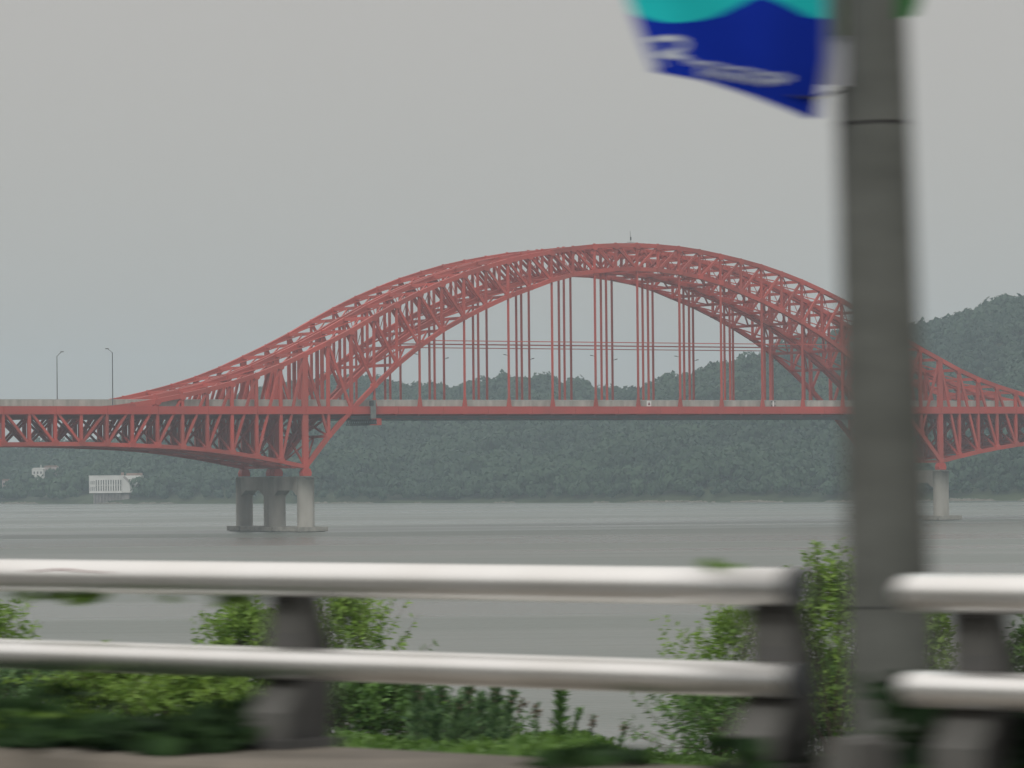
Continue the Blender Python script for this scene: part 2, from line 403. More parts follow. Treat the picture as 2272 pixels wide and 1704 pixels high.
def terrain(px, d):   # d = metres inland
    Y = shoreY(px) + d
    R = ridge_d(px); Yr = shoreY(px) + R
    ys = np.interp(px, SKX, SKY); hy = 1044 - (px - 1136) * ROLL
    zr = np.maximum(CAMH + (hy - ys) / FPX * Yr - 7.5, 6)
    u = np.clip(d / R, 0, 1)
    prof = np.where(d <= R, (u ** .8) * .75 + .25 * (3 * u * u - 2 * u ** 3), 1 - .15 * np.clip((d - R) / 200, 0, 1))
    return Y, zr * prof
def fold(X, Y):       # spurs and gullies
    v = Vector((X / 95, Y / 150, 3.1)); return noise.noise(v) * 9 + noise.noise(v * 2.7) * 4
gx = np.arange(-900, 3101, 25.0); gd = np.concatenate([[-6, 0, 4], np.arange(12, 620, 14.0)])
vs = []; 
def tpoint(px, d):
    Y, z = terrain(px, d); X = (px - 1136) / FPX * Y
    R = float(ridge_d(px)); wgt = max(0, min(1, d / 40)) * max(0, min(1, (R - d) / 60)) if d < R else 0
    z = float(z) + (fold(X, float(Y)) * wgt if wgt else 0)
    if d <= 0: z = -.6 if d < 0 else .15
    elif d < 12: z = max(z, 1.2) if d > 3 else z
    return X, float(Y), max(z, -.6)
for d in gd:
    for x in gx: vs.append(tpoint(float(x), float(d)))
nx = len(gx); fs = [(j * nx + i, j * nx + i + 1, (j + 1) * nx + i + 1, (j + 1) * nx + i) for j in range(len(gd) - 1) for i in range(nx - 1)]
HILL = mat('hill_soil', (.045, .06, .025), .95, scale=.05, coord='World', col2=(.03, .045, .02))
tag(mesh('hills', vs, fs, HILL, smooth=True), 'wooded hills along the far bank of the river', kind='structure')

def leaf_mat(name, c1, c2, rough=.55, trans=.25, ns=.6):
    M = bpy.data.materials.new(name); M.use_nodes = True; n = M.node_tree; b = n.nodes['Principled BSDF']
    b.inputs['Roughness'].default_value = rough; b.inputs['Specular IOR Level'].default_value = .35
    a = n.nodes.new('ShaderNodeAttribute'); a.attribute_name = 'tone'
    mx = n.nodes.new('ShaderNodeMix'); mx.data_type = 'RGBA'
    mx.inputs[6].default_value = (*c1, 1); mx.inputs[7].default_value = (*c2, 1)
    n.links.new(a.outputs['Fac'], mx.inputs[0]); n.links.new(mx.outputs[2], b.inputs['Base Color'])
    if trans:
        t = n.nodes.new('ShaderNodeBsdfTranslucent'); n.links.new(mx.outputs[2], t.inputs[0])
        ms = n.nodes.new('ShaderNodeMixShader'); ms.inputs[0].default_value = trans
        n.links.new(b.outputs[0], ms.inputs[1]); n.links.new(t.outputs[0], ms.inputs[2])
        n.links.new(ms.outputs[0], n.nodes['Material Output'].inputs[0])
    return M
def cards(name, V, tone, m_, parent=None, quad=4):     # V: (N,quad,3) numpy, tone: (N,)
    N = len(V); me = bpy.data.meshes.new(name)
    me.vertices.add(N * quad); me.vertices.foreach_set('co', V.reshape(-1).astype(np.float32))
    me.loops.add(N * quad); me.loops.foreach_set('vertex_index', np.arange(N * quad, dtype=np.int32))
    me.polygons.add(N); me.polygons.foreach_set('loop_start', np.arange(0, N * quad, quad, dtype=np.int32))
    me.polygons.foreach_set('loop_total', np.full(N, quad, dtype=np.int32)) if bpy.app.version < (4, 0) else None
    a = me.attributes.new('tone', 'FLOAT', 'FACE'); a.data.foreach_set('value', np.asarray(tone, np.float32))
    me.update(calc_edges=True); me.materials.append(m_); return link(name, me, parent)

g = np.random.default_rng(11)
def unit(n):
    v = g.normal(size=(n, 3)); return v / np.linalg.norm(v, axis=1, keepdims=True)
def leafquads(C, A, B, la, lb):          # diamond leaves, centre C, axes A,B, half-lengths
    return np.stack([C - A * la, C + B * lb, C + A * la, C - B * lb], 1)
# crown template: clumps over several lobes
def crown(nc, nlobe=6):
    lob = unit(nlobe) * .42; lob[:, 2] = np.abs(lob[:, 2]) * .9
    i = g.integers(0, nlobe, nc); d = unit(nc); d[:, 2] = d[:, 2] * .8 + .15
    C = lob[i] + d * g.uniform(.42, .62, (nc, 1)); nrm = d + .12 * unit(nc); nrm /= np.linalg.norm(nrm, axis=1, keepdims=True)
    t = np.cross(nrm, unit(nc)); t /= np.linalg.norm(t, axis=1, keepdims=True); b = np.cross(nrm, t)
    s = g.uniform(.14, .24, (nc, 1)); Q = leafquads(C, t, b, s, s * .8)
    Q[:, 0] += nrm * s * .3; return Q, C[:, 2]
CR = [crown(125) for _ in range(9)]
tr, tones = [], []
cnt = 0
for d in np.arange(5, 560, 6.4):
    for x in np.arange(-560, 2900, 29.0):
        px = x + g.uniform(-13, 13); dd = d + g.uniform(-2.6, 2.6)
        if dd > float(ridge_d(px)) + 45: continue
        X, Y, z = tpoint(px, dd)
        nv = noise.noise(Vector((X / 60, Y / 60, 0))) + .8 * noise.noise(Vector((X / 22, Y / 22, 3)))
        # clearings with the buildings on the low left shore
        if 40 < px < 150 and 20 < dd < 75: continue
        if 170 < px < 300 and dd < 30: continue
        if 300 <= px < 345 and dd < 8: continue
        R_ = g.uniform(3.6, 6.2) * (1.1 if nv > 0 else .92)
        if dd < 14: R_ *= .7
        Q, hz_ = CR[g.integers(0, 9)]
        ca, sa = math.cos(g.uniform(0, 6.28)), math.sin(g.uniform(0, 6.28)); n_ = math.hypot(ca, sa) or 1; ca /= n_; sa /= n_
        M3 = np.array([[ca, -sa, 0], [sa, ca, 0], [0, 0, g.uniform(.9, 1.4)]]) * R_
        tr.append(Q @ M3.T + np.array([X, Y, z + R_ * .75]))
        low = max(0, 1 - dd / 90)
        tn = np.clip(.30 + .45 * nv + g.normal() * .08 + .35 * low + .0 * hz_, 0, 1); tones.append(np.full(len(Q), tn)); cnt += 1
print('trees', cnt)
FOREST = leaf_mat('forest_leaves', (.026, .062, .036), (.056, .108, .052), trans=.4)
tag(cards('forest', np.concatenate(tr), np.concatenate(tones), FOREST), 'dense green forest covering the hills across the river', 'forest', kind='stuff')

# pale rocks along the far waterline
ROCK = mat('shore_rock', (.24, .22, .19), .9, scale=.5, coord='World', col2=(.13, .125, .10))
k = MB()
for px in np.arange(-300, 2700, 7.0):
    nn = noise.noise(Vector((px / 90, 1.3, 0))) + .3 * noise.noise(Vector((px / 20, 4, 0)))
    if nn < -.02: continue
    for _ in range(3):
        q = px + g.uniform(-4, 4); Y = float(shoreY(q)) - g.uniform(.5, 3.5); X = (q - 1136) / FPX * Y; w = g.uniform(.8, 2.4); h = g.uniform(.2, .75) * (1 + max(nn, 0))
        n = len(k.v); 
        for a, b, e in BOXV: k.v.append((X + a * w * (1 if e < 0 else .5) + g.uniform(-.2, .2), Y + b * w * .8, (e + .5) * h * g.uniform(.7, 1.1) - .1))
        k.f += [tuple(n + i for i in f) for f in BOXF]
tag(k.build('shore_rocks', ROCK), 'band of pale rocks along the far waterline', 'rocks', kind='stuff')

# ------------------------------------------------------------------ buildings on the far shore
BWH = mat('white_building_paint', (.62, .62, .60), .8, scale=.3, coord='World', var=.06)
BPK = mat('pinkish_render', (.42, .36, .35), .85, scale=.4, coord='World')
BRF = mat('dull_roof', (.24, .16, .13), .85, scale=.5, coord='World')
BDK = mat('dark_opening', (.035, .045, .05), .3, scale=1)
BLEG = mat('grey_legs_concrete', (.28, .26, .25), .85, scale=.6, coord='World')
YB = float(shoreY(236)) + 2; mpp = YB / FPX
p0 = at(198, 1122, YB)
r = empty('intake_building', (p0.x, YB, 0)); tag(r, 'white waterside building with a row of dark slots above stilts', 'building')
zt = at(236, 1056, YB).z; zb = at(236, 1094, YB).z; Wd = 73 * mpp; H = zt - zb
def slots(x0, x1, n_, za, zc, fill):
    """wall with real recessed slots: piers, bands and a dark back pane"""
    k = MB(); w = (x1 - x0) / n_
    for i in range(n_ + 1):
        c = x0 + i * w; a = max(c - w * (1 - fill) / 2, x0); b = min(c + w * (1 - fill) / 2, x1); k.box((a, 0, za), (b, .6, zc))
    return k
x3 = Wd * .18
k = slots(0, x3, 3, zb + 1.0, zb + 2.9, .4); 
k2 = slots(0, x3, 3, zb + 4.0, zb + 5.6, .4); k3 = slots(x3, Wd, 11, zb + 1.0, zb + H - 1.8, .42)
k.v += []; base = MB()
for s_ in (k, k2, k3):
    n = len(base.v); base.v += s_.v; base.f += [tuple(n + i for i in f) for f in s_.f]
base.box((0, .002, zb), (Wd, .598, zb + 1.0)); base.box((0, .002, zb + H - 1.8), (Wd, .598, zb + H)); base.box((0, .004, zb + 2.9), (x3, .596, zb + 4.0)); base.box((0, .004, zb + 5.6), (x3, .596, zb + H - 1.8))
base.box((x3, .1, zb + 1.0 + (H - 2.8) * .5), (Wd, .5, zb + 1.0 + (H - 2.8) * .5 + .25))
base.box((0, .6, zb), (.4, 9, zb + H)); base.box((Wd - .4, .6, zb), (Wd, 9, zb + H)); base.box((.4, 8.6, zb), (Wd - .4, 9, zb + H)); base.box((.4, .6, zb + H - .4), (Wd - .4, 8.6, zb + H - .01))
base.build('wall', BWH, r)
MB().box((.4, 1.1, zb + .4), (Wd - .4, 1.2, zb + H - .5)).build('glazing', BDK, r)
k = MB().box((-.2, -.15, zb + H), (Wd + .1, 9.1, zb + H + .25)); k.build('roof', BWH, r)
ww = (315 - 271) * mpp
k = MB().prism([(Wd + .02, zb + .1), (Wd + ww * .5, zb + .1), (Wd + ww * .55, zb + 2), (Wd + ww, zb + 3.4), (Wd + ww, zb + H + .1), (Wd + .02, zb + H + .1)], lambda a, b, q: (a, q, b), .3, 8)
k.build('side_wing', BWH, r)
k = MB().beam((Wd + .8, .15, zb + H - .3), (Wd + ww * .72, .15, zb + 2.2), .5, 1.0); k.build('outside_stair', BLEG, r)
MB().box((Wd + ww * .2, 2, zb + H + .1), (Wd + ww * .98, 7, zb + H + 1.2)).build('roof_house', BRF, r)
MB().box((Wd - .6, 2, zb + H + .25), (Wd + .5, 4, zb + H + 1.6)).build('roof_hut', BRF, r)
k = MB()
for i in range(9): q = 2.2 + i * (Wd - 3.2) / 8; k.box((q - .22, .5, -.5), (q + .22, 1.0, zb))
k.box((2.0, 1.6, -.5), (Wd + ww * .35, 8, zb - .01)); k.build('stilts', BLEG, r)
def house(px0, px1, yt, yb, Y, m_, label, chim=False):
    a = at(px0, yb, Y); b = at(px1, yt, Y); r = empty('small_house', (a.x, Y, a.z - 3)); tag(r, label, 'house')
    w = b.x - a.x; h = b.z - a.z + 3
    MB().box((0, 0, 0), (w, 6, h)).build('wall', m_, r)
    MB().prism([(-.3, h), (w + .3, h), (w * .85, h + .7), (w * .15, h + .7)], lambda p, q, t: (p, t, q), -.2, 6.2).build('roof', BRF if not chim else m_, r)
    for i in range(3):
        c = w * (.2 + .3 * i); MB().box((c - .35, -.06, h - 2.2), (c + .35, .05, h - 1.1)).build('window', BDK, r)
    if chim: MB().box((w * .72, 2, h + .7), (w * .78, 2.4, h + 2.1)).build('chimney', m_, r)
house(71, 96, 1041, 1060, 1912, BWH, 'small pale house with a chimney among trees, left of the white waterside building', True)
house(97, 127, 1036, 1052, 1925, BPK, 'low pinkish house just right of the small pale house with a chimney')
house(5, 22, 1066, 1071, 1905, BPK, 'tiny low hut at the left edge above the far shore')

# ------------------------------------------------------------------ own bank: road, coping wall, slope
RA = Vector((-1.85, 14.39, 0)); RU = Vector((.754, -.657, 0)).normalized(); RN = Vector((.657, .754, 0)).normalized()
def rp(s, n, z): return RA + RU * s + RN * n + Vector((0, 0, z))
def rs(px):   # s along the rail for a photo column
    t = (px - 1136) / FPX; # RA.x+s*ux = t*(RA.y+s*uy)
    return (t * RA.y - RA.x) / (RU.x - t * RU.y)
Z_RU = CAMH - .36; Z_RL = CAMH - .643; Z_CT = CAMH - .93; Z_RD = CAMH - 1.25
ASPH = mat('asphalt', (.055, .054, .052), .9, scale=30, bump=.3)
PAINT = mat('road_line_paint', (.62, .61, .57), .7, scale=6)
COPE = mat('coping_concrete', (.175, .155, .13), .9, scale=2.5, bump=.4, col2=(.10, .09, .075))
SOIL = mat('bank_soil', (.06, .055, .03), .95, scale=1.2, coord='World', col2=(.04, .06, .02))
mesh_r = mesh('road', [rp(-60, -22, Z_RD), rp(60, -22, Z_RD), rp(60, -.62, Z_RD), rp(-60, -.62, Z_RD)], [(0, 1, 2, 3)], ASPH); tag(mesh_r, 'asphalt riverside road', kind='structure')
k = MB()
for s0 in range(-60, 60, 1): pass
tag(mesh('shading_embankment', [rp(-90, -22, Z_RD - .01), rp(90, -22, Z_RD - .01), rp(90, -34, Z_RD + 9), rp(-90, -34, Z_RD + 9), rp(90, -60, Z_RD + 13), rp(-90, -60, Z_RD + 13)], [(0, 1, 2, 3), (3, 2, 4, 5)], SOIL), 'added unseen slope inland of the road, darkening the rail reflections', kind='structure')  # slope added out of view to darken the rail undersides and the pole
mesh_l = mesh('edge_line', [rp(-60, -1.3, Z_RD + .004), rp(60, -1.3, Z_RD + .004), rp(60, -1.15, Z_RD + .004), rp(-60, -1.15, Z_RD + .004)], [(0, 1, 2, 3)], PAINT); tag(mesh_l, 'white road edge line', kind='structure')
r = empty('coping_wall', rp(0, 0, Z_RD)); tag(r, 'low brownish concrete coping wall under the metal guardrail', 'wall')
pf = [(-.62, -1.6), (-.62, .2), (-.56, .30), (-.52, .32), (.16, .32), (.20, .28), (.20, -1.6)]
for i, (a, b) in enumerate([(-24 + 6 * j, -18 + 6 * j) for j in range(8)]):
    MB().prism(pf, lambda n, z, s: RU * s + RN * n + Vector((0, 0, z)), a + .008, b - .008).build('coping_block', COPE, r)
# bank: from the wall down to the river
def bank_z(X, Y):
    D = (Vector((X, Y, 0)) - RA).dot(RN)                      # metres behind the rail
    px = 1136 + FPX * X / max(Y, 5)
    kc = float(np.interp(px, [-600, 0, 400, 900, 1290, 1400, 1700, 2300], [560, 580, 600, 612, 610, 655, 665, 655]))
    t = min(max((Y - 14) / 68, 0), 1)
    z1 = CAMH - (kc + 95 * (1 - t) ** 2) / FPX * min(Y, 82)
    z1 += .12 * noise.noise(Vector((X / 2, Y / 3, 0)))
    if Y > 82: z1 -= (Y - 82) * .62
    return max(z1, -1.0)
gxs = np.arange(-60, 61, 1.5); gys = np.arange(2, 112, 1.5); vs = []; idx = {}; fs = []
for j, y in enumerate(gys):
    for i, x in enumerate(gxs):
        vs.append((x, y, bank_z(x, y)))
for j in range(len(gys) - 1):
    for i in range(len(gxs) - 1):
        c = Vector((gxs[i] + .75, gys[j] + .75, 0)); 
        if (c - RA).dot(RN) > .9: fs.append((j * len(gxs) + i, j * len(gxs) + i + 1, (j + 1) * len(gxs) + i + 1, (j + 1) * len(gxs) + i))
tag(mesh('ground', vs, fs, SOIL, smooth=True), 'weedy earth bank sloping down to the river', kind='structure')

# ------------------------------------------------------------------ guardrail
def metal_mat():
    M = mat('brushed_aluminium_rail', (.94, .94, .935), .42, 1.0, var=.03, scale=4, stretch=(.3, 1, 1), col2=(.88, .87, .85)); return M
ALU = metal_mat()
CAST = mat('grey_cast_post', (.085, .085, .085), .6, .2, scale=5, col2=(.06, .06, .06))
CAST_LIT = mat('lit_post_flange', (.105, .105, .10), .6, .1, scale=5)  # same cast metal, colour lightened for the lit front face
RUST = mat('dark_red_scrape', (.22, .05, .05), .8, scale=9)
def rail(name, a, b, z, rad, parent, dz=0, capR=False, capL=False):
    nseg = max(2, int((b - a) / .5)); k = MB()
    pts = [RU * (a + (b - a) * i / nseg) + Vector((0, 0, z)) for i in range(nseg + 1)]; rr = [rad] * len(pts)
    if capL:                                  # rounded cap on the left end
        pts = [RU * (a - rad * math.cos(q)) + Vector((0, 0, z)) for q in (.25, .6, 1.0, 1.35)] + pts; rr = [rad * math.sin(q) for q in (.25, .6, 1.0, 1.35)] + rr
    k.tube(pts, rr, 28); return k.build(name, ALU, parent, True)
def post(parent, s, z0, zu, zl):
    """cast post: front flange, tapering web, back flange, base plate (z relative to the parent)"""
    F = lambda n, z, t: RU * (s + t) + RN * n + Vector((0, 0, z))
    web = empty('post'); web.parent = parent
    k = MB().prism([(.06, zu + .02), (.13, zu), (.21, zl + .06), (.22, zl - .1), (.20, z0 + .03), (-.04, z0 + .03), (-.03, z0 + .12), (.03, zl - .08), (.05, zl + .1)], F, -.035, .035)
    k.build('web', CAST, web)
    k = MB(); prof = [(-.05, z0 + .03), (-.04, z0 + .12), (-.01, zl - .13), (.035, zl - .05), (.05, zl + .1), (.055, zu + .03)]
    for (n0, za), (n1, zc) in zip(prof, prof[1:]):
        k.prism([(n0, za), (n1, zc), (n1 + .018, zc), (n0 + .018, za)], F, -.10, .075)
    k.build('front_flange', CAST_LIT, web)
    k = MB(); prof = [(.20, z0 + .03), (.215, zl - .1), (.205, zl + .06), (.125, zu)]
    for (n0, za), (n1, zc) in zip(prof, prof[1:]):
        k.prism([(n0, za), (n1, zc), (n1 + .016, zc), (n0 + .016, za)], F, -.05, .05)
    k.build('back_flange', CAST, web)
    MB().prism([(-.07, z0), (.21, z0), (.21, z0 + .03), (-.07, z0 + .03)], F, -.09, .09).build('base_plate', CAST, web)
    for zz, r_ in ((zu, .058), (zl, .054)):
        k = MB()   # clamp saddles round the back of the tubes
        pts = [F(math.cos(q) * (r_ + .012), zz + math.sin(q) * (r_ + .012), 0) for q in np.linspace(-1.3, .6, 7)]
        for p, q in zip(pts, pts[1:]):
            k.beam(p, q, .10, .012)
        k.build('clamp', CAST, web)
    return web
r = empty('guardrail', rp(0, 0, Z_CT)); tag(r, 'long two tube metal guardrail section left of the grey pole', 'guardrail', 'metal guardrail sections')
sE = rs(1752); s1 = rs(612); s2 = rs(1684)
rail('upper_rail', -16, sE, .93 - .36, .0575, r); rail('lower_rail', -16, sE, .93 - .643, .053, r)
dsp = s2 - s1
for j in range(-8, 2): post(r, s1 + dsp * j, 0, .93 - .36, .93 - .643)
k = MB().tube([RU * (sE + .001) + Vector((0, 0, .57)), RU * (sE + .035) + Vector((0, 0, .57))], .061, 24)
k.build('end_cap', DARKM, r, False)
MB().tube([RU * (sE + .001) + Vector((0, 0, .287)), RU * (sE + .03) + Vector((0, 0, .287))], .056, 24).build('end_cap', DARKM, r, False)
k = MB(); pts = []
for i in range(13):
    s_ = rs(85) + (rs(265) - rs(85)) * i / 12; a = 2.02 - .16 * abs(i - 5) / 6 - .02 * math.sin(i); pts.append(RU * s_ - RN * .0583 * math.sin(a) * 1.0 + Vector((0, 0, .57 + .0583 * -math.cos(a))))
for i in range(12): k.tube([pts[i], pts[i + 1]], .0016 + .0012 * (i in (4, 5, 6)), 5)
k.build('scrape_mark', RUST, r)
r = empty('guardrail', rp(0, 0, Z_CT - .011)); tag(r, 'short two tube metal guardrail section right of the grey pole', 'guardrail', 'metal guardrail sections')
sS = rs(2003); s3 = rs(2135)
rail('upper_rail', sS + .04, 12, .93 - .36, .0585, r, capL=True); rail('lower_rail', sS + .04, 12, .93 - .643, .055, r, capL=True)
for j in range(5): post(r, s3 + dsp * j, 0, .57, .287)

# ------------------------------------------------------------------ pole, flag
POLEM = mat('weathered_concrete_pole', (.115, .122, .115), .9, scale=3, bump=.1, coord='World', col2=(.09, .096, .09), stretch=(1, 1, 2))
PY = 15.0
pb = at(1982, 1640, PY); pt = at(1930, 0, PY); dirp = (pt - pb); 
r = empty('utility_pole', (pb.x, PY, pb.z - .6)); tag(r, 'grey concrete utility pole rising behind the gap in the guardrail', 'pole')
o0 = Vector((pb.x, PY, pb.z - .6)); ext = pt + dirp * 1.9
MB().tube([pb - dirp * .25 - o0, pb - o0, (pb + pt) / 2 - o0, pt - o0, ext - o0], [.167, .166, .150, .135, .110], 32).build('shaft', POLEM, r, True)
def band(y, th, m_, nm='strap'):
    t = (1640 - y) / 1640; p = pb + dirp * t; rad = .166 - .031 * t + .003
    MB().tube([p - dirp.normalized() * th - o0, p + dirp.normalized() * th - o0], rad, 32).build(nm, m_, r, True)
band(277, .005, BLACKM); band(1345, .0018, DARKM); band(-190, .05, BLACKM)
GRN = mat('green_banner_cloth', (.02, .16, .03), .8, scale=4)
LIL = mat('pale_lilac_cloth', (.66, .67, .73), .8, scale=3)
# a second small banner right of the pole, only its lower corner in view
r2 = empty('green_banner', at(2020, -60, 14.6)); tag(r2, 'green banner corner peeking out right of the pole at the top', 'banner')
a0 = at(2020, -60, 14.6)
q = [at(1998, -260, 14.6) - a0, at(2085, -260, 14.5) - a0, at(2040, 8, 14.55) - a0, at(2030, 34, 14.6) - a0, at(1992, 44, 14.62) - a0]
MB().prism([(i, 0) for i in range(5)], lambda a, b, t: q[a] + Vector((0, t, 0)), 0, .004).build('cloth', GRN, r2)
# flag: a surface over (u,v): u 0 left .. 1 right, v 0 bottom .. 1 top
FY = 14.7
def flag_px(u, v):
    # photo outline of the visible lower part, continued upwards
    lo = np.interp(u, [0, .1, .3, .55, .8, .93, 1.0], [1455, 1492, 1565, 1660, 1760, 1800, 1814]), np.interp(u, [0, .1, .3, .55, .8, .93, 1.0], [160, 167, 180, 210, 248, 266, 258])
    hi = (1130 + 690 * u, -700.0)
    a = v ** .92
    x = lo[0] * (1 - a) + hi[0] * a; y = lo[1] * (1 - a) + hi[1] * a
    if u < .3: x += 16 * math.sin(v * 9) * (.3 - u) * 3 - 25 * (1 - u / .3) * math.sin(math.pi * min(1, v * 3.2)) * .6
    if u > .9: x += (u - .9) * 10 * 18 * min(1, v * 9)
    return x, y
def flag_pt(u, v, off=0):
    x, y = flag_px(u, v)
    Y = FY + .05 * math.sin(u * 7 + v * 3) + .03 * math.sin(v * 8 - u * 4) - off
    return at(x, y, Y)
rf = empty('flag', at(1810, -100, FY)); tag(rf, 'dark blue flag with turquoise wave and white lettering hanging left of the pole', 'flag')
of = rf.location
NU, NV = 40, 60
BLUE = mat('deep_blue_cloth', (.004, .024, .32), .85, scale=3, var=.06, spec=.08)
TURQ = mat('turquoise_cloth', (.015, .46, .48), .85, scale=3, var=.05, spec=.08)
LETT = mat('white_print', (.50, .55, .62), .8, scale=3, var=.05)
def wave_y(x): return float(np.interp(x, [1340, 1400, 1440, 1490, 1540, 1585, 1625, 1660, 1700, 1735, 1770, 1800, 1850], [-20, 28, 44, 52, 48, 38, 20, 2, -4, 8, 26, 40, 46]))
V = []; FB = []; FT = []
vv = [(j / NV) for j in range(NV + 1)]
# split every column where the wave edge crosses so that each colour is its own cloth panel
cols = []
for i in range(NU + 1):
    u = i / NU; vc = 0
    for t in np.linspace(0, 1, 400):
        x, y = flag_px(u, t)
        if y < wave_y(x): vc = t; break
    cols.append(vc)
def panel(name, fr, to, m_, n):
    vs = []; fs = []
    for i in range(NU + 1):
        for j in range(n + 1): vs.append(flag_pt(i / NU, fr(i) + (to(i) - fr(i)) * j / n) - of)
    k0 = len(vs); vs += [v + Vector((0, .003, 0)) for v in vs]
    for i in range(NU):
        for j in range(n):
            a = i * (n + 1) + j; fs.append((a, a + n + 1, a + n + 2, a + 1)); fs.append((k0 + a, k0 + a + 1, k0 + a + n + 2, k0 + a + n + 1))
    return mesh(name, vs, fs, m_, rf, True)
panel('blue_field', lambda i: 0, lambda i: cols[i], BLUE, 24); panel('turquoise_field', lambda i: cols[i], lambda i: .62, TURQ, 24)
# lettering built from thin strokes laid on the cloth (too blurred in the photograph to read past the first capital)
def pxpt(x, y): 
    best = None
    # invert flag_px by a coarse search, then refine
    u, v = .5, .1
    for _ in range(30):
        fx, fy = flag_px(u, v); ax, ay = flag_px(min(u + .01, 1), v); bx, by = flag_px(u, v + .01)
        J = np.array([[ax - fx, bx - fx], [ay - fy, by - fy]]) / .01
        try: dlt = np.linalg.solve(J, np.array([x - fx, y - fy]))
        except Exception: break
        u = min(max(u + .7 * dlt[0], 0), .985); v = min(max(v + .7 * dlt[1], 0.001), 1)
    return flag_pt(u, v, .004) - of
def strokes(lines, w, name):
    k = MB()
    for ln in lines:
        for p, q in zip(ln, ln[1:]):
            n_ = max(1, int(math.dist(p, q) / 10))
            for i in range(n_):
                a = [p[0] + (q[0] - p[0]) * i / n_, p[1] + (q[1] - p[1]) * i / n_]; b = [p[0] + (q[0] - p[0]) * (i + 1) / n_, p[1] + (q[1] - p[1]) * (i + 1) / n_]
                A_, B_ = pxpt(*a), pxpt(*b)
                if (B_ - A_).length > 1e-4: k.beam(A_, B_, .001, w * FY / FPX)
    return k.build(name, LETT, rf)
strokes([[(1448, 98), (1462, 150)], [(1440, 90), (1492, 82), (1516, 92), (1512, 110), (1462, 124)], [(1478, 122), (1520, 128)]], 13, 'lettering')
L1 = []
for i, x in enumerate(range(1528, 1752, 15)):
    yb = 128 + (x - 1528) * .165; h = 17
    g5 = i % 5
    if g5 == 0: L1 += [[(x, yb), (x + 2, yb + h)], [(x, yb + 8), (x + 9, yb + 9)]]
    elif g5 == 1: L1 += [[(x, yb + 6), (x + 9, yb + 7), (x + 10, yb + h)], [(x, yb + 6), (x + 1, yb + h)]]
    elif g5 == 2: L1 += [[(x + 9, yb + 5), (x, yb + 6), (x + 1, yb + h), (x + 10, yb + h + 1)]]
    elif g5 == 3: L1 += [[(x + 5, yb - 2), (x + 6, yb + h)], [(x, yb + 4), (x + 10, yb + 5)]]
    else: L1 += [[(x, yb + 5), (x + 9, yb + 6), (x + 9, yb + h), (x, yb + h - 1), (x, yb + 5)]]
strokes(L1, 5.5, 'lettering')
L2 = []
for i, x in enumerate(range(1555, 1735, 14)):
    yb = 158 + (x - 1575) * .16; h = 13
    if x > 1700: yb -= 3; h = 8
    L2 += [[(x, yb + 2), (x + 1, yb + h)], [(x, yb + 2), (x + 8, yb + 3), (x + 8, yb + h)]] if i % 2 else [[(x + 8, yb), (x, yb), (x, yb + h / 2), (x + 8, yb + h / 2), (x + 8, yb + h), (x, yb + h)]]
strokes(L2, 5, 'lettering')
MB().tube([flag_pt(.99, .035) - of, at(1868, 197, 14.85) - of], .004, 6).build('tie_cord', BLACKM, rf)
MB().tube([flag_pt(.8, .03, .01) - of, flag_pt(.9, .035, .01) - of, flag_pt(1, .035, .01) - of], .004, 6).build('tie_cord', BLACKM, rf)
# pale sleeve between flag and pole
r = empty('pole_sleeve', at(1842, 190, 14.85)); tag(r, 'pale lilac cloth strip between the flag and the pole', 'cloth strip')
a0 = r.location.copy(); q = [at(1817, -400, 14.9) - a0, at(1872, -400, 14.9) - a0, at(1876, 92, 14.9) - a0, at(1874, 192, 14.9) - a0, at(1818, 186, 14.9) - a0]
MB().prism([(i, 0) for i in range(5)], lambda a, b, t: q[a] + Vector((0, t, 0)), 0, .004).build('cloth', LIL, r)
q2 = [at(1851, -400, 14.87) - a0, at(1870, -400, 14.87) - a0, at(1872, 80, 14.87) - a0, at(1852, 78, 14.87) - a0]
MB().prism([(i, 0) for i in range(4)], lambda a, b, t: q2[a] + Vector((0, t, 0)), 0, .004).build('trim', mat('olive_trim', (.10, .13, .06), .8), r)
# concrete footing block beside the pole
r = empty('concrete_block', rp(rs(1905), -.02, Z_CT)); tag(r, 'low grey concrete block on the coping between the guardrail sections', 'concrete block')
MB().prism([(-.075, 0), (.075, 0), (.05, .11), (.03, .13), (-.03, .13), (-.05, .11)], lambda a, b, t: RU * a + RN * t + Vector((0, 0, b)), -.1, .1).build('block', mat('grey_block_concrete', (.11, .11, .105), .9, scale=8), r)

